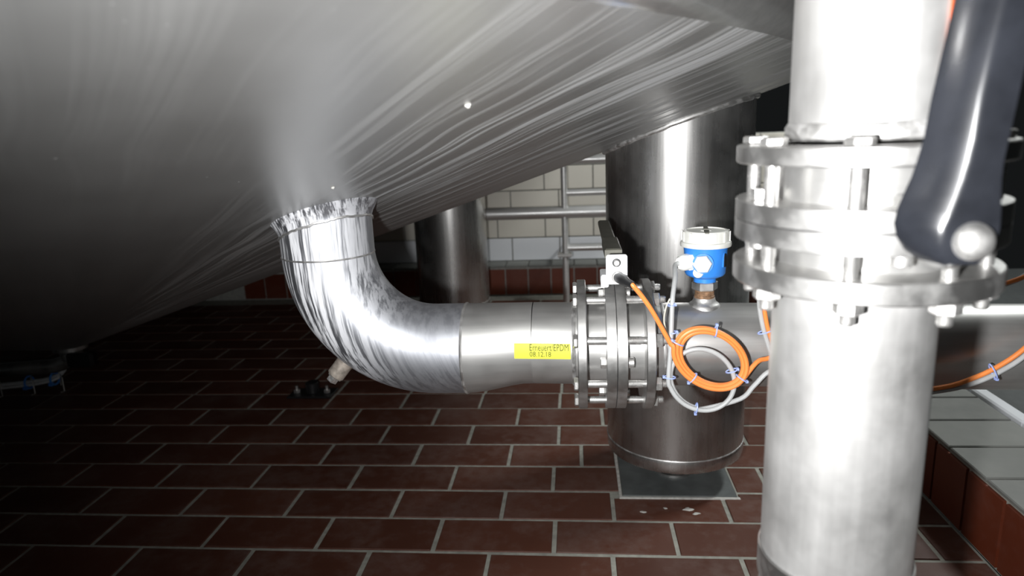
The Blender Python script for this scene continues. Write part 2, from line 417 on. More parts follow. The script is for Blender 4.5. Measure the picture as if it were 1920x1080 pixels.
def cut_tube(cx_, cy_, r, z0, dz=.004, n=72, steps=None):
    mb = MB(); vs = []; fs = []
    hs = steps or [0, 1]
    for k, t in enumerate(hs):
        for i in range(n):
            a = 2*PI*i/n; x, y = cx_+r*math.cos(a), cy_+r*math.sin(a); zt = cone_z(x, y)+dz
            vs.append((x, y, z0+(zt-z0)*t))
    m = len(hs)
    for k in range(m-1):
        for i in range(n):
            j = (i+1)%n; fs.append((k*n+i, k*n+j, (k+1)*n+j, (k+1)*n+i))
    return mb.add(vs, fs)
def cone_seam(cx_, cy_, r, rad, dz=-.004, n=90):
    return [(cx_+r*math.cos(2*PI*i/n), cy_+r*math.sin(2*PI*i/n), cone_z(cx_+r*math.cos(2*PI*i/n), cy_+r*math.sin(2*PI*i/n))+dz + random.uniform(-.001,.001)) for i in range(n)]
def leg(cx_, cy_, r, z0):
    mb = cut_tube(cx_, cy_, r, z0+.032); L = obj('leg', mb, M['leg'], tank, origin=(cx_, cy_, .4))
    foot = MB().lathe([(.045, -.003), (r-.012, -.003), (r-.0015, .003), (r+.0005, .010), (r+.0005, .030), (r-.001, .033)], (cx_, cy_, z0), (0,0,1), 72, True, False)
    obj('foot_ring', foot, M['leg'], L)
    obj('foot_weld', MB().ring((cx_, cy_, z0+.033), (0,0,1), r, .0018, 72, 6), M['weld'], L)
    sp = MB().lathe([(.05, .004), (.05, .010), (.025, .014), (.025, z0)], (cx_, cy_, 0), (0,0,1), 40)
    obj('foot_spindle', sp, M['flange'], L)
    obj('leg_weld', MB().tube(cone_seam(cx_, cy_, r+.002, .006), .0055, 8, True), M['weld'], L)
    return L
L1 = leg(.232, 1.583, .162, .072)
p2 = atY(848, 480, 3.03); L2 = leg(p2.x, p2.y, .162, .05)
# white lime drop hanging on the cone
hit = None
def cone_hit(x, y):
    d = ray(x, y); t = .2
    while t < 4:
        p = CAM + d*t
        if p.z > cone_z(p.x, p.y): return p
        t += .001
    return p
for (x, y, s) in ((877, 196, .0035), (624, 351, .0025)):
    h = cone_hit(x, y); mb = MB().lathe([(s*.3, -s*.5), (s, -s*.2), (s*1.05, s*.3), (s*.5, s)], h, (.2,.3,-1), 12)
    obj('lime_deposit', mb, M['mortar'], tank)
# nozzle stub under the cone
EX, EY, ER = -.3935, 1.045, .0725
RB = .165; HZ = .5035; BC = Vector((EX+RB, EY, HZ+RB))
def flare(cx_, cy_, r):
    mb = MB(); vs = []; fs = []; n = 72
    prof = [(0, .0), (.0, .012), (.002, .020), (.007, .027), (.016, .034)]
    base = BC.z+.030
    for k in range(6):
        for i in range(n):
            a = 2*PI*i/n; zt = cone_z(cx_+r*math.cos(a), cy_+r*math.sin(a))
            if k == 0: dr, z = 0, BC.z+.026
            else:
                t = (k-1)/4; dr = .012*t**2.2
                z = zt-.026*(1-t) + .0
                z = max(z, BC.z+.027+.001*k)
            rr = r+dr; z2 = cone_z(cx_+rr*math.cos(a), cy_+rr*math.sin(a))
            vs.append((cx_+rr*math.cos(a), cy_+rr*math.sin(a), z if k < 5 else z2+.002))
    for k in range(5):
        for i in range(n):
            j = (i+1)%n; fs.append((k*n+i, k*n+j, (k+1)*n+j, (k+1)*n+i))
    return mb.add(vs, fs)
noz = obj('outlet_nozzle', flare(EX, EY, ER), M['lime'], tank, origin=(EX, EY, HZ))

# ------------------------------------------------------------------ outlet elbow, reducer, pipe to the valve
def pz(x): return .512-.0207*x
PYC, PR = 1.038, .0645
outlet = thing('outlet_pipe', (EX, EY, 0), 'lime-streaked stainless pipe elbow curving from tank outlet into a horizontal pipe', 'pipe')
path = [V(EX, EY, BC.z+.0262), V(EX, EY, BC.z+.012)]
for i in range(29):
    a = PI + (PI/2)*i/28; path.append(BC + V(RB*math.cos(a), 0, RB*math.sin(a)))
path += [V(BC.x+.012, EY, HZ), V(-.178, EY, HZ)]
elbow = obj('elbow', MB().tube(path, ER, 72), M['lime'], outlet, origin=(EX, EY, HZ))
elbow['label'] = 'bend crusted with white lime runs'
obj('weld_seam', MB().tube(cone_seam(EX, EY, ER+.0004, 0, -.024), .0022, 6, True), M['weld'], outlet)
obj('weld_seam', MB().ring((EX, EY, BC.z-.004), (0,0,1), ER-.0005, .0016, 72, 6), M['weld'], outlet)
obj('weld_seam', MB().ring((-.178, EY, HZ), (1,0,0), ER-.0005, .0024, 72, 6), M['weld'], outlet)
# eccentric reducer, flush along the top
xs = [-.178, -.165, -.145, -.125, -.105, -.088, -.07]; tt = [0, .03, .22, .5, .78, .97, 1]
red = MB(); vsr = []; fsr = []; n = 72
for x, t in zip(xs, tt):
    r = ER+(PR-ER)*t; yc = EY+(PYC-EY)*t; zc = HZ+(pz(-.07)-HZ)*t
    for i in range(n): vsr.append((x, yc+r*math.cos(2*PI*i/n), zc+r*math.sin(2*PI*i/n)))
for k in range(len(xs)-1):
    for i in range(n):
        j = (i+1)%n; fsr.append((k*n+i, k*n+j, (k+1)*n+j, (k+1)*n+i))
obj('reducer', red.add(vsr, fsr), M['pipe'], outlet)
obj('straight_pipe', MB().cyl((-.07, PYC, pz(-.07)), (.002, PYC, pz(.0)), PR, n=72), M['pipe'], outlet)
obj('weld_seam', MB().ring((-.006, PYC, pz(0)), (1,0,0), PR, .0032, 72, 6), M['weld'], outlet)
# threaded drain boss with hex plug on the belly of the bend
da = math.radians(230.5); dd = V(math.cos(da), -.10, math.sin(da)).normalized(); b0 = BC+V(math.cos(da)*.232, -.012, math.sin(da)*.232)
boss = obj('drain_boss', MB().cyl(b0, b0+dd*.034, .0145, n=28, bev=.0012), M['brown'], outlet); boss['label'] = 'brown-stained drain boss'
obj('hex_plug', MB().lathe([(.0130,0),(.0130,.003),(.0098,.0035),(.0098,.012),(.0088,.013)], b0+dd*.033, dd, 6), M['bolt'], boss)

# ------------------------------------------------------------------ yellow label on the pipe, printed in two lines
def wrap(x, ang, lift): return V(x, PYC-(PR+lift)*math.cos(ang), pz(x)+(PR+lift)*math.sin(ang))
def ang_at(x, y):
    # angle round the pipe whose surface point lies on the pixel row
    best = None
    for k in range(-60, 61):
        a = math.radians(k); X = 0
        p = wrap(atY(x, y, PYC-PR*math.cos(a)).x, a, 0); d = p-CAM; yy = 540-1280*d.dot(UP)/d.dot(FW)
        if best is None or abs(yy-y) < best[0]: best = (abs(yy-y), a)
    return best[1]
a1, a0 = ang_at(1015, 643.5), ang_at(1015, 672)
lx0, lx1 = atY(964, 657, PYC-PR).x, atY(1070, 657, PYC-PR).x
lb = MB(); vsl = []; fsl = []; n = 12
for lift in (.0002, .0008):
    for i in range(n+1):
        a = a0+(a1-a0)*i/n; vsl += [wrap(lx0, a, lift), wrap(lx1, a, lift)]
N2 = 2*(n+1)
for i in range(n):
    fsl += [(2*i, 2*i+2, 2*i+3, 2*i+1), (N2+2*i, N2+2*i+1, N2+2*i+3, N2+2*i+2), (2*i, N2+2*i, N2+2*i+2, 2*i+2), (2*i+1, 2*i+3, N2+2*i+3, N2+2*i+1)]
fsl += [(0, 1, N2+1, N2), (2*n, N2+2*n, N2+2*n+1, 2*n+1)]
label = tag(obj('pipe_label', lb.add(vsl, fsl), M['yellow']), 'yellow adhesive label with two printed lines on horizontal pipe', 'label')
def print_line(txt, xa, xb, ab, at_, name):
    cu = bpy.data.curves.new('text', 'FONT'); cu.body = txt; cu.resolution_u = 3
    to = bpy.data.objects.new('text', cu); COL.objects.link(to); bpy.context.view_layer.update()
    dg = bpy.context.evaluated_depsgraph_get(); me = bpy.data.meshes.new_from_object(to.evaluated_get(dg))
    bpy.data.objects.remove(to, do_unlink=True)
    X = [v.co.x for v in me.vertices]; Yv = [v.co.y for v in me.vertices]; mx, Mx, my, My = min(X), max(X), min(Yv), max(Yv)
    mb = MB(); mb.v = []
    for v in me.vertices:
        mb.v.append(wrap(xa+(xb-xa)*(v.co.x-mx)/(Mx-mx), ab+(at_-ab)*(v.co.y-my)/(My-my), .00105))
    mb.f = [tuple(p.vertices) for p in me.polygons]
    o = obj(name, mb, M['ink'], label); return o
tx = lambda px: atY(px, 657, PYC-PR).x
print_line('Erneuert/EPDM', tx(993), tx(1066), ang_at(1020, 657.5), ang_at(1020, 645.5), 'printed_line')
print_line('08.12.18', tx(993), tx(1033), ang_at(1010, 669), ang_at(1010, 658.5), 'printed_line')

# ------------------------------------------------------------------ butterfly valve (flanged), used on the horizontal and on the vertical pipe
FRAD, BCR = .1015, .088
FT, GAP, BT = .0137, .028, .0302
TOT = 2*FT+2*GAP+BT
def valve_parts(root, org, ax, phase, hs):
    """hs: list of stations along axis: f0,f1,b0,b1,g0,g1 (lower flange, body, upper flange)"""
    f0, f1, b0, b1, g0, g1 = hs; ax = Vector(ax).normalized(); org = Vector(org)
    u = Vector((0,0,1)).cross(ax).normalized() if abs(ax.z) < .9 else Vector((1,0,0)); w_ = ax.cross(u)
    def rd(a): return u*math.cos(a)+w_*math.sin(a)
    e = .0012
    for a, b in ((f0, f1), (g0, g1)):
        obj('flange', MB().lathe([(PR, 0), (FRAD-e, 0), (FRAD, e), (FRAD, b-a-e), (FRAD-e, b-a), (PR, b-a)], org+ax*a, ax, 96, False, False), M['flange'], root)
    obj('pipe_stub', MB().lathe([(PR+.003, 0), (PR+.003, b0-f1)], org+ax*f1, ax, 72), M['pipe'], root)
    obj('pipe_stub', MB().lathe([(PR+.003, 0), (PR+.003, g0-b1)], org+ax*b1, ax, 72), M['pipe'], root)
    mid = (b0+b1)/2
    for a, b in ((b0, mid-.0004), (mid+.0004, b1)):
        obj('body_half', MB().lathe([(PR+.002, 0), (FRAD-.001, 0), (FRAD-.0005, .0005), (FRAD-.0005, b-a-.0005), (FRAD-.001, b-a), (PR+.002, b-a)], org+ax*a, ax, 96, False, False), M['flange'], root)
    obj('gasket', MB().lathe([(FRAD-.0009, 0), (FRAD-.0009, .0008)], org+ax*(mid-.0004), ax, 72), M['black'], root)
    # eight bolts: head, shank with threaded end, nut
    for k in range(8):
        c = org+rd(phase+k*PI/4)*BCR
        s = obj('bolt', MB().hexa(c+ax*(f0-.0065), c+ax*f0, .0105, ph=phase), M['bolt'], root)
        sh = MB().lathe([(.0058, f0), (.0058, g0-.008), (.0053, g0-.007), (.0053, g1), (.0058, g1+.009)] + [(.0058 if q % 2 else .0052, g1+.010+q*.001) for q in range(8)] + [(.0045, g1+.019)], c, ax, 18)
        obj('shank', sh, M['bolt'], s)
        obj('nut', MB().hexa(c+ax*g1, c+ax*(g1+.010), .0108, ph=phase+.3), M['bolt'], root)
    # body clamp screws between the bolts
    for k in range(4):
        c = org+rd(phase+3*PI/8+k*PI/2)*(BCR-.006)
        obj('body_screw', MB().hexa(c+ax*(b0-.009), c+ax*b0, .0085), M['bolt'], root)
        obj('body_nut', MB().cyl(c+ax*b1, c+ax*(b1+.010), .0078, n=20, bev=.001), M['bolt'], root)
    return rd

vr = thing('butterfly_valve', (.057, PYC, pz(.06)-.1015), 'flanged steel butterfly valve between the elbow pipe and the blue-headed level switch', 'valve')
VS = [-.0001, .0136, .0416, .0718, .0985, .1122]
valve_parts(vr, (0, PYC, pz(.055)), (1,0,0), math.radians(25)+PI, VS)
# stem, flat lever pointing away, sensor bracket with black plug
vx = .0567; zt = pz(.055)+FRAD
obj('stem', MB().cyl((vx, PYC, zt-.02), (vx, PYC, zt+.040), .009, n=24), M['bolt'], vr)
lev = MB().bevbox((vx-.0135, PYC-.014, zt+.036), (vx+.0125, PYC+.10, zt+.052), .002)
LV = obj('lever', lev, M['lever'], vr); LV['label'] = 'flat olive-grey lever'
obj('lever_grip', MB().bevbox((vx-.012, PYC+.095, zt+.038), (vx+.0105, PYC+.33, zt+.049), .003), M['lever'], LV)
by = .968
br = []
bx0, bx1 = atY(1136, 500, by).x, atY(1176.5, 500, by).x; bz0, bz1 = atY(1156, 533, by).z, atY(1156, 477.5, by).z
rr = .004
for (cx_, cz_, a0_) in ((bx1-rr, bz1-rr, 0), (bx0+rr, bz1-rr, 90), (bx0+rr, bz0+rr, 180), (bx1-rr, bz0+rr, 270)):
    for q in range(5): a = math.radians(a0_+q*22.5); br.append(V(cx_+rr*math.cos(a), by, cz_+rr*math.sin(a)))
BR = obj('sensor_bracket', MB().prism(br, (0, .003, 0), .0006), M['bracket'], vr); BR['label'] = 'white sheet-metal sensor bracket'
obj('bracket_foot', MB().bevbox((bx0+.001, by+.003, bz0-.001), (bx1-.001, PYC-.012, bz0+.004), .001).bevbox((bx0-.007, by+.004, bz0-.006), (bx0+.004, by+.05, bz0+.013), .002), M['bracket'], vr)
bc = atY(1156, 492.5, by); obj('bracket_screw', MB().cyl(bc-V(0,.004,0), bc+V(0,.004,0), .0046, n=20, bev=.001), M['bolt'], BR)
obj('washer', MB().lathe([(.0045,0),(.0062,0),(.0062,.0008),(.0045,.0008)], bc-V(0,.0009,0), (0,1,0), 24, False, False), M['black'], BR)
pa = atY(1159, 520, by); pb = atY(1187, 535.5, by-.045)
plug = obj('sensor_plug', MB().lathe([(.0072,0),(.0078,.004),(.0074,.022),(.0056,.030),(.0050,(pb-pa).length)], pa, pb-pa, 24), M['black'], vr); plug['label'] = 'black angled cable plug'
obj('plug_nut', MB().cyl(pa-V(0,.001,0), pa+V(0,.010,0), .009, n=24, bev=.001), M['bolt'], vr)

# ------------------------------------------------------------------ horizontal pipe right of the valve
hp = thing('horizontal_pipe', (.9, PYC, 0), 'dull stainless horizontal pipe running right behind the big vertical pipe', 'pipe')
obj('pipe', MB().cyl((.118, PYC, pz(.118)), (1.9, PYC, pz(1.9)), PR, n=72), M['pipe'], hp, origin=(.9, PYC, .5))
obj('weld_neck', MB().lathe([(PR+.004, 0), (PR+.004, .004), (PR+.0015, .010), (PR, .014)], (.1125, PYC, pz(.12)), (1,0,0), 72, False, False), M['pipe'], hp)
obj('weld_seam', MB().ring((.130, PYC, pz(.13)), (1,0,0), PR, .0022, 72, 6), M['weld'], hp)
obj('pipe_support', MB().box((1.35, PYC-.02, .155), (1.39, PYC+.02, pz(1.37)-PR+.004)), M['flange'], hp)

# ------------------------------------------------------------------ level switch on the pipe
SX, SY = .1948, PYC; pt = pz(SX)+PR
sw = thing('level_switch', (SX, SY, pt), 'blue level switch with off-white screw lid standing on the horizontal pipe', 'sensor')
obj('weld_collar', MB().lathe([(.026, -.006), (.024, .0), (.0215, .003), (.0185, .005), (.0165, .009), (.0160, .012)], (SX, SY, pt-.001), (0,0,1), 40), M['weld'], sw)
obj('thread', MB().lathe([(.0150, .008), (.0152, .014)]+[(.0138 if q % 2 else .0145, .0145+q*.0012) for q in range(9)]+[(.014, .027)], (SX, SY, pt), (0,0,1), 36), M['rust'], sw)['label'] = 'rust-brown threaded stub'
obj('hex_nut', MB().hexa((SX, SY, pt+.0235), (SX, SY, pt+.0365), .0195, .0015, ph=.25), M['flange'], sw)
hb = pt+.036
obj('housing', MB().lathe([(.0165,0),(.0165,.006),(.0205,.0075),(.0275,.0105),(.0300,.014),(.0306,.030),(.0316,.046),(.0325,.056),(.0310,.057)], (SX, SY, hb), (0,0,1), 56), M['blue'], sw)['label'] = 'blue painted housing'
zl = hb+.0545
lid = obj('lid', MB().lathe([(.0330,0),(.0372,.001),(.0378,.004),(.0370,.0075),(.0345,.0085),(.0340,.011),(.0338,.0215),(.0320,.0245),(.0285,.0250),(.0280,.0235),(.008,.0235),(.0075,.0245),(.002,.0245)], (SX, SY, zl), (0,0,1), 64), M['lid'], sw)
lid['label'] = 'off-white screw lid'
for k in range(12):
    a = 2*PI*k/12+.2; d = V(math.cos(a), math.sin(a), 0); t_ = V(-d.y, d.x, 0); c = V(SX, SY, 0)+d*.0342
    mb = MB().prism([c-t_*.0022+V(0,0,zl+.009), c+t_*.0022+V(0,0,zl+.009), c+t_*.0022+V(0,0,zl+.0235), c-t_*.0022+V(0,0,zl+.0235)], d*.0016)
    obj('lid_rib', mb, M['lid'], lid)
for a in (math.radians(-98), math.radians(82)):
    d = V(math.cos(a), math.sin(a), 0); t_ = V(-d.y, d.x, 0); c = V(SX, SY, zl+.0237)
    obj('lid_slot', MB().prism([c+d*.004-t_*.0035, c+d*.0345-t_*.0030, c+d*.0345+t_*.0030, c+d*.004+t_*.0035], V(0,0,.0016)), M['lever'], lid)
def radial(az, z, r0, prof, mat, name, n, par, tilt=0, ph=0):
    a = math.radians(az); d = V(math.cos(a), math.sin(a), tilt).normalized()
    return obj(name, MB().lathe(prof, V(SX, SY, z)+V(math.cos(a), math.sin(a), 0)*r0, d, n, ph=ph), mat, par)
gl = radial(-148, hb+.034, .026, [(.0135,0),(.0135,.010),(.0125,.011)], M['white'], 'cable_gland', 6, sw)
gl['label'] = 'white cable gland'
radial(-148, hb+.034, .036, [(.0122,0),(.0122,.006),(.0112,.011),(.0085,.0145),(.0052,.015)], M['white'], 'gland_cap', 32, gl)
bp = radial(-106, hb+.034, .026, [(.0150,0),(.0150,.0085)], M['blue'], 'plug_seat', 32, sw)
pl = radial(-106, hb+.034, .034, [(.0128,0),(.0138,.0015),(.0138,.0075),(.0126,.009)], M['white'], 'blanking_plug', 6, sw, ph=.1); pl['label'] = 'white hexagonal blanking plug'
radial(-119, hb+.019, .027, [(.0075,0),(.0075,.0055),(.0068,.0065)], M['white'], 'vent_cap', 24, sw)['label'] = 'small round white vent cap'
for (r_, l_, m_, nm) in ((.0080, .0020, 'blue', 'catch_frame'), (.0055, .0028, 'black', 'catch_slot')):
    a = math.radians(-38); d = V(math.cos(a), math.sin(a), 0); t_ = V(-d.y, d.x, 0); c = V(SX, SY, hb+.036)+d*.030; poly = []
    for q in range(9): th = PI*q/8; poly.append(c+t_*(r_*.62*math.cos(th))+V(0,0,.005+r_*math.sin(th)))
    poly += [c-t_*r_*.62+V(0,0,-.010), c+t_*r_*.62+V(0,0,-.010)]
    obj(nm, MB().prism(poly, d*l_), M[m_], sw)

# ------------------------------------------------------------------ cables
CY = .928
def tie(parent, c, across, r=.010, mat='tie'):
    c = Vector(c); a = Vector(across).normalized(); n_ = V(0,-1,0); e = a*1
    pts = []
    for q in range(20):
        th = 2*PI*q/20; pts.append(c+a*(r*math.cos(th))+n_*(.0062*math.sin(th)))
    mb = MB().tube(pts, .0010, 6, True).bevbox(tuple(c+a*r-V(.0018,.0026,.0018)), tuple(c+a*r+V(.0018,.0026,.0018)), .0004)
    return obj('cable_tie', mb, M[mat], parent)
def ell(cx_, cy_, ax_, ay_, dl, t, sc, Y): return atY(cx_+ax_*sc*math.cos(t), cy_+ay_*sc*math.sin(t+dl), Y)
ocp = [pb-(pb-pa).normalized()*.004, pb, atY(1204, 556, CY-.004), atY(1222, 582, CY-.004), atY(1242, 617, CY-.004), atY(1257, 644, CY-.004)]
D15 = math.radians(15); turns = 3.42; N = 82
for i in range(N+1):
    t = math.radians(186)-2*PI*turns*i/N; u_ = i/N
    sc = 1.05-.17*(.5-.5*math.cos(2*PI*turns*.5*u_+u_*2)) if i < N-12 else None
    sc = [1.07, .965, .87, 1.02][min(3, int(u_*turns+.0001))]
    f = (u_*turns) % 1; nx = [1.07, .965, .87, 1.02, 1.06][min(4, int(u_*turns+.0001)+1)]; sc = sc+(nx-sc)*f*f*(3-2*f)
    yy = CY-.006+.0042*((int(u_*turns))*.9+f*.9) if u_ < .9 else CY-.002
    ocp.append(ell(1333, 671.5, 66, 56, D15, t, sc, yy))
ocp += [atY(1418, 680, CY+.006), atY(1437, 673, CY+.012), atY(1460, 670, CY+.014), atY(1530, 690, CY+.014), atY(1640, 733, CY+.012), atY(1762, 727, CY+.01), atY(1830, 707, CY+.01), atY(1882, 681, CY+.01), atY(1925, 650, CY+.01), atY(1990, 590, CY+.02), atY(2060, 500, CY+.03)]
oc = thing('orange_cable', atY(1333, 735, CY), 'orange sensor cable coiled in an oval hank in front of the horizontal pipe', 'cable')
obj('sheath', MB().tube(spline(ocp, 4), .0033, 10), M['orange'], oc)
for deg, sg in ((-82, 1), (196, 1), (122, 1), (28, 1)):
    t = math.radians(deg); c = ell(1333, 671.5, 66, 56, D15, t, .985, CY-.002); o_ = ell(1333, 671.5, 66, 56, D15, t, 1.2, CY-.002)
    tie(oc, c, (o_-c), .0088)
gcp = []
ga = math.radians(-148); g0_ = V(SX, SY, hb+.034)+V(math.cos(ga), math.sin(ga), 0)*.048
gcp = [g0_, g0_+V(math.cos(ga), math.sin(ga), -.2)*.010, atY(1266, 520, .975), atY(1261, 560, .95), atY(1259, 610, .942), atY(1257, 655, .938)]
for i in range(33):
    t = math.radians(172)-2*PI*1.27*i/32; u_ = i/32*1.27
    sc = 1.045-.075*u_ if u_ < 1 else .97+.06*(u_-1)
    gcp.append(ell(1316, 711, 60.5, 57, math.radians(6), t, sc if u_ < .9 else sc, .935+.007*u_))
gcp = gcp[:-1]
gcp += [atY(1388, 748, .945), atY(1415, 722, .945), atY(1450, 694, .945), atY(1520, 700, .945), atY(1640, 742, .942), atY(1762, 733, .94), atY(1830, 717, .94), atY(1882, 693, .94), atY(1925, 664, .94), atY(1990, 604, .95), atY(2060, 515, .96)]
gc = thing('grey_cable', atY(1316, 775, .935), 'grey cable from the level switch looped once below the orange hank', 'cable')
obj('sheath', MB().tube(spline(gcp, 5), .0034, 10), M['grey'], gc)
for deg, k in ((178, 1), (100, 1), (-22, 1)):
    t = math.radians(deg); c = ell(1316, 711, 60.5, 57, .1, t, 1.0, .937); o_ = ell(1316, 711, 60.5, 57, .1, t, 1.2, .937); tie(gc, c, o_-c, .0082)
for (x, y) in ((1259, 572), (1262, 623)): tie(gc, atY(x, y, .942), (1,0,.1), .005)
tie(gc, atY(1862, 697, .934), (.5, 0, -1), .012)
ww = [atY(1238, 575, .95), atY(1243, 600, .946), atY(1249, 570, .944), atY(1256, 545, .95), atY(1259, 580, .945)]
tag(obj('thin_wire', MB().tube(spline([atY(1256, 560, .948), atY(1249, 576, .945), atY(1245, 600, .944), atY(1250, 622, .944), atY(1258, 632, .943)], 6), .0011, 6), M['cream']), 'thin cream wire bowed beside the grey cable', 'wire')
# second pair of cables coming out from behind the front valve
g2 = [atY(1990, 470, .93), atY(1935, 508, .93), atY(1893, 530, .93), atY(1800, 552, .94), atY(1650, 545, .95), atY(1500, 512, .95), atY(1436, 520, .95), atY(1424, 560, .945), atY(1429, 605, .943), atY(1440, 645, .943), atY(1452, 676, .943), atY(1480, 715, .945), atY(1560, 744, .948), atY(1660, 752, .948), atY(1700, 748, .946)]
tag(obj('grey_cable_drop', MB().tube(spline(g2, 6), .0034, 10), M['grey']), 'grey cable emerging under the front valve flange and dropping left of the vertical pipe', 'cable')
o2 = [p+V(.006, -.002, .004) for p in g2[:6]]+[atY(1446, 522, .945), atY(1433, 562, .94), atY(1437, 603, .94), atY(1445, 632, .94), atY(1456, 660, .94), atY(1484, 700, .94), atY(1560, 732, .94), atY(1660, 740, .94), atY(1700, 737, .94)]
tag(obj('orange_cable_drop', MB().tube(spline(o2, 6), .0030, 10), M['orange']), 'short visible run of orange cable beside the vertical pipe, right of the grey one', 'cable')
tb = thing('cable_tie_pair', atY(1434, 622, .94), 'small pale blue tie binding two cables left of the vertical pipe', 'cable tie')
tie(tb, atY(1434, 622, .9405), (1,0,.3), .0095)

# ------------------------------------------------------------------ big vertical pipe with valve in the foreground
VX, VY = .2375, .588
vp = thing('vertical_pipe', (VX, VY, 0), 'thick scuffed stainless vertical pipe in the right foreground below its valve', 'pipe')
obj('pipe', MB().lathe([(PR, 0), (PR, .60), (PR, .7015)], (VX-.003, VY, .012), (0,0,1), 96), M['front'], vp, origin=(VX, VY, .3))
obj('pipe_clamp_band', MB().lathe([(PR+.0004, 0), (PR+.0022, .001), (PR+.0022, .028), (PR+.0004, .029)], (VX-.003, VY, .425), (0,0,1), 96, False, False), M['flange'], vp)
obj('weld_seam', MB().ring((VX-.003, VY, .709), (0,0,1), PR, .003, 80, 6), M['weld'], vp)
obj('foot_plate', MB().lathe([(.11,0),(.11,.010),(.108,.012)], (VX-.003, VY, .0008), (0,0,1), 64), M['flange'], vp)
up_ = thing('upper_pipe', (VX, VY, .828), 'overexposed stainless pipe rising above the valve in the right foreground', 'pipe')
obj('pipe', MB().lathe([(PR-.0005, 0), (PR-.0005, 1.2)], (VX+.003, VY, .829), (0,0,1), 96), M['front'], up_)
obj('weld_seam', MB().lathe([(PR, 0), (PR+.0022, .002), (PR+.0022, .010), (PR, .0135)], (VX+.003, VY, .829), (0,0,1), 96, False, False), M['weld'], up_)
vf = thing('butterfly_valve', (VX, VY, .714), 'large bright flanged valve with black lever on the vertical pipe in the foreground', 'valve')
az0 = math.atan2(-VY, -VX)
VH = [.714, .731, .750, .782, .812, .8265]
# stations run downwards so that heads sit on top and nuts below
valve_parts(vf, (VX, VY, .8265), (0,0,-1), -az0+.06, [0, .0145, .0445, .0765, .0955, .1125])
sdir = V(math.cos(math.radians(-86)), math.sin(math.radians(-86)), 0); sp0 = V(VX, VY, .766)
LY = .462
pv = atY(1808, 448, LY)
obj('stem', MB().cyl(V(pv.x, VY-.085, pv.z), V(pv.x, LY+.002, pv.z), .016, n=32), M['flange'], vf)
obj('stem_collar', MB().cyl(V(pv.x, VY-.10, pv.z), V(pv.x, LY+.016, pv.z), .024, n=40, bev=.002), M['flange'], vf)
# lever: cast bar with a ridge; sections from the rounded boss upwards (left edge, ridge, right edge in the lever plane)
sec = [(1765,1778,1792,497), (1733,1762,1822,491), (1712,1755,1845,474), (1698,1754,1858,450), (1693,1760,1865,424), (1700,1775,1867,395), (1713,1787,1867,365), (1727,1798,1868,335), (1739,1808,1872,300), (1751,1817,1881,261), (1767,1830,1899,180), (1788,1850,1918,90), (1810,1872,1938,0), (1840,1903,1966,-130), (1880,1944,2004,-300), (1890,1950,2000,-360)]
lv = MB(); vsv = []; fsv = []
for k, (xl, xr, xq, y) in enumerate(sec):
    e = .35 if k in (0, len(sec)-1) else 1
    L_, R_, Q_ = atY(xl, y, LY), atY(xr, y, LY), atY(xq, y, LY)
    vsv += [L_+V(.0002,.0135,0), L_+V(.0012,.0100*e,0), R_+V(-.0035,-.0070*e,0), R_+V(.0015,-.0095*e,0), Q_+V(-.002,-.0092*e,0), Q_+V(-.0003,-.005*e,0), Q_+V(-.001,.016*e,0), L_+V(.003,.0165,0)]
m = 8
for k in range(len(sec)-1):
    for i in range(m):
        j = (i+1)%m; fsv.append((k*m+i, k*m+j, (k+1)*m+j, (k+1)*m+i))
fsv += [tuple(range(m)), tuple((len(sec)-1)*m+i for i in range(m))]
LVB = obj('lever', lv.add(vsv, fsv), M['blacklever'], vf, ang=50); LVB['label'] = 'black coated hand lever'
obj('pivot_bolt', MB().lathe([(.0125,0),(.0125,.003),(.0112,.0075),(.008,.0105),(.003,.012)], (pv.x, LY-.0075, pv.z), (0,-1,0), 32), M['bolt'], LVB)
# orange marking label on the right flank of the upper pipe
ol = MB(); vo = []; fo = []
c0 = V(VX+.003, VY, 0); aL = None
for k in range(0, 900):
    a = -PI/2 + k*PI/900; p = c0+V((PR)*math.cos(a), PR*math.sin(a), .9); d = p-CAM; x = 960+1280*d.dot(RT)/d.dot(FW)
    if x >= 1777: aL = a; break
n = 16; aR = aL+1.3
for lift in (.0002, .0009):
    for i in range(n+1):
        a = aL+(aR-aL)*i/n
        for z in (.872, .99): vo.append(c0+V((PR+lift)*math.cos(a), (PR+lift)*math.sin(a), z))
N2 = 2*(n+1)
for i in range(n): fo += [(2*i, 2*i+1, 2*i+3, 2*i+2), (N2+2*i, N2+2*i+2, N2+2*i+3, N2+2*i+1), (2*i, 2*i+2, N2+2*i+2, N2+2*i), (2*i+1, N2+2*i+1, N2+2*i+3, 2*i+3)]
fo += [(0, N2, N2+1, 1), (2*n, 2*n+1, N2+2*n+1, N2+2*n)]
tag(obj('marking_label', ol.add(vo, fo), M['orangelabel']), 'orange marking label on upper pipe beside the black lever', 'label')

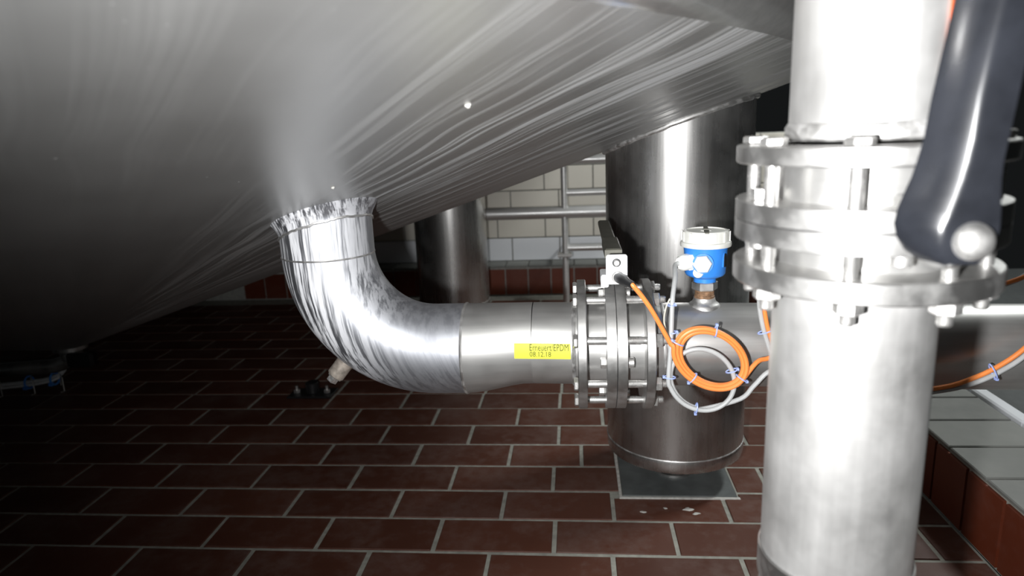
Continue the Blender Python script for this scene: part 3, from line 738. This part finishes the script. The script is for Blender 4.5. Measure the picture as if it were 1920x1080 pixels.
# ------------------------------------------------------------------ leg base plate, mortar crumbs
bpz = MB().bevbox((PLATE[0], PLATE[1], -.004), (PLATE[2], PLATE[3], .004), .001)
plate = tag(obj('base_plate', bpz, M['plate']), 'square dark grey plate set in the floor under the tank leg', 'plate')
obj('mortar_edge', MB().bevbox((PLATE[0]-.008, PLATE[1]-.009, -.003), (PLATE[2]+.006, PLATE[1]-.0008, .0025), .001).bevbox((PLATE[0]-.008, PLATE[1], -.003), (PLATE[0]-.0008, PLATE[3], .001), .001), M['mortar'], plate)
def crumb(x, y, s, lab):
    p = atZ(x, y, .0); mb = MB(); n = 9; rr_ = [s*random.uniform(.6, 1.25) for _ in range(n)]
    vs = [p+V(math.cos(2*PI*i/n)*rr_[i]*1.5, math.sin(2*PI*i/n)*rr_[i], 0) for i in range(n)]
    vs += [p+V(math.cos(2*PI*i/n)*rr_[i]*1.1, math.sin(2*PI*i/n)*rr_[i]*.7, s*.22) for i in range(n)]
    fs = [tuple(range(n-1,-1,-1)), tuple(range(n, 2*n))]+[(i, (i+1)%n, n+(i+1)%n, n+i) for i in range(n)]
    tag(obj('mortar_crumb', mb.add(vs, fs), M['mortar']), lab, 'crumb', 'mortar crumbs by the base plate')
crumb(1290, 955, .008, 'largest white mortar crumb on the tile in front of the base plate')
crumb(1306, 963, .0055, 'white mortar crumb touching the largest one at its right')
crumb(1248, 953, .0035, 'small mortar crumb left of the largest one')
crumb(1206, 960, .0045, 'flat mortar spatter below the left corner of the base plate')

# ------------------------------------------------------------------ tube rack in front of the tiled wall
RY = 3.22
rp = atY(1059, 420, RY)
rk = thing('tube_rack', (rp.x, RY, 0), 'steel tube rack with upright and cross tubes before the tiled wall', 'rack')
obj('upright', MB().cyl((rp.x, RY, .002), (rp.x, RY, .84), .0150, n=24), M['rail'], rk)
for (y, r, xl) in ((397, .0290, -.62), (298.5, .0220, None), (360.5, .0165, None), (464, .0165, None)):
    p = atY(1100, y, RY); z = p.z
    obj('cross_tube', MB().cyl((rp.x if xl is None else xl, RY+.006, z), (.50, RY+.006, z), r, n=28), M['rail'], rk)
p = atY(1059, 478, RY); obj('clamp', MB().bevbox((p.x-.034, RY-.018, p.z-.010), (p.x+.034, RY+.03, p.z+.010), .004), M['flange'], rk)
obj('wall_arm', MB().cyl((p.x, RY+.02, p.z), (p.x, 3.5465, p.z), .008, n=16), M['flange'], rk)

# ------------------------------------------------------------------ left: cone outlet, cable on wire hoops, floor foot
ot = thing('cone_outlet', (AP.x, AP.y, 0), 'dull outlet pipe below the cone tip running to the left edge', 'pipe')
q0 = V(AP.x, AP.y, .20)
pp = [V(AP.x, AP.y, .215), V(AP.x, AP.y, .175), V(AP.x-.012, AP.y-.004, .150), V(AP.x-.05, AP.y-.012, .133), V(AP.x-.12, AP.y-.02, .128), V(AP.x-.5, AP.y-.06, .115), V(AP.x-.9, AP.y-.1, .105)]
obj('pipe', MB().tube(spline(pp, 6), .024, 28), M['flange'], ot)
obj('collar', MB().lathe([(.026,0),(.052,0),(.052,.016),(.026,.016)], (AP.x, AP.y, .186), (0,0,1), 40, False, False), M['flange'], ot)
obj('union_nut', MB().cyl((AP.x, AP.y, .150), (AP.x, AP.y, .178), .034, n=12, bev=.003), M['flange'], ot)
obj('outlet_shade_block', MB().bevbox((AP.x+.02, AP.y-.05, .135), (AP.x+.10, AP.y-.03, .185), .006), M['black'], ot)  # black block stands in for the shadow beside the outlet
hoops = [(5, 743, 3, 714.5), (66, 738, 41, 712), (121, 733, 97, 709)]
for i, (xn, yn, xf, yt) in enumerate(hoops):
    a = atZ(xn, yn, .002); t_ = a+V(0,0,.052); bk = V(a.x-.055, a.y+.055, .0)
    pts = [a+V(-.004,-.012,0), a, a+V(0,0,.046), a+V(-.003,.003,.052), V(bk.x+.003, bk.y-.003, .054), V(bk.x, bk.y, .048), V(bk.x, bk.y, .002)]
    tag(obj('wire_hoop', MB().tube(pts, .0022, 8), M['wire']), ['wire hoop over the floor cable at the left picture edge', 'middle wire hoop of three over the floor cable', 'rightmost wire hoop over the end of the floor cable'][i], 'wire hoop', 'wire hoops over the floor cable')
h0, h2 = atZ(5, 743, .0), atZ(121, 733, 0); dv = (h2-h0)
c0_ = h0+V(-.028, .028, .030)
fc = thing('floor_cable', tuple(h0+V(0, .02, 0)), 'grey cable bundle with blue ties running through wire hoops on the floor', 'cable')
fpts = [c0_-dv*1.2, c0_-dv*.4, c0_, c0_+dv*.5+V(0,0,.002), c0_+dv*.85+V(0,0,.010), c0_+dv*1.02+V(.0,.01,.03), c0_+dv*1.05+V(0,.02,.075), c0_+dv*1.02+V(-.01,.03,.13), c0_+dv*.98+V(-.02,.04,.20)]
M['palegrey'] = plain('pale_grey_sheath', (.62,.63,.64), .35)
obj('sheath', MB().tube(spline(fpts, 6), .0085, 12), M['palegrey'], fc)
obj('sheath', MB().tube(spline([p+V(0,-.014,-.006) for p in fpts[:5]]+[c0_+dv*.98+V(0,0,.012)], 6), .006, 12), M['palegrey'], fc)
for t, zz in ((.50, .004), (.92, .010)):
    c = c0_+dv*t+V(0,-.006,zz); pts = [c+V(.003*math.cos(2*PI*q/16), .018*math.cos(2*PI*q/16), .022*math.sin(2*PI*q/16)) for q in range(16)]
    obj('cable_tie', MB().tube(pts, .0038, 6, True).bevbox(tuple(c+V(-.007,-.026,-.020)), tuple(c+V(.007,-.014,-.008)), .001), M['bluetie'], fc)
c = c0_+dv*1.05+V(0,.02,.060); pts = [c+V(.016*math.cos(2*PI*q/16), .016*math.sin(2*PI*q/16), .004*math.sin(2*PI*q/16)) for q in range(16)]
obj('cable_tie', MB().tube(pts, .003, 6, True).bevbox(tuple(c+V(.010,-.018,-.006)), tuple(c+V(.022,-.008,.006)), .001), M['bluetie'], fc)

fp = atZ(585, 742, 0)
ft = thing('support_base', (fp.x, fp.y, 0), 'dim steel support foot with two anchor bolts on the dark floor behind the elbow', 'support')
obj('foot_plate', MB().bevbox((fp.x-.075, fp.y-.03, .001), (fp.x+.075, fp.y+.05, .009), .002), M['black'], ft)
obj('socket', MB().cyl((fp.x, fp.y+.01, .009), (fp.x, fp.y+.01, .045), .022, n=24, bev=.002), M['black'], ft)
for s in (-1, 1):
    obj('anchor_bolt', MB().hexa((fp.x+s*.052, fp.y+.005, .009), (fp.x+s*.052, fp.y+.005, .021), .011).cyl((fp.x+s*.052, fp.y+.005, .021), (fp.x+s*.052, fp.y+.005, .034), .005, n=12), M['bolt'], ft)
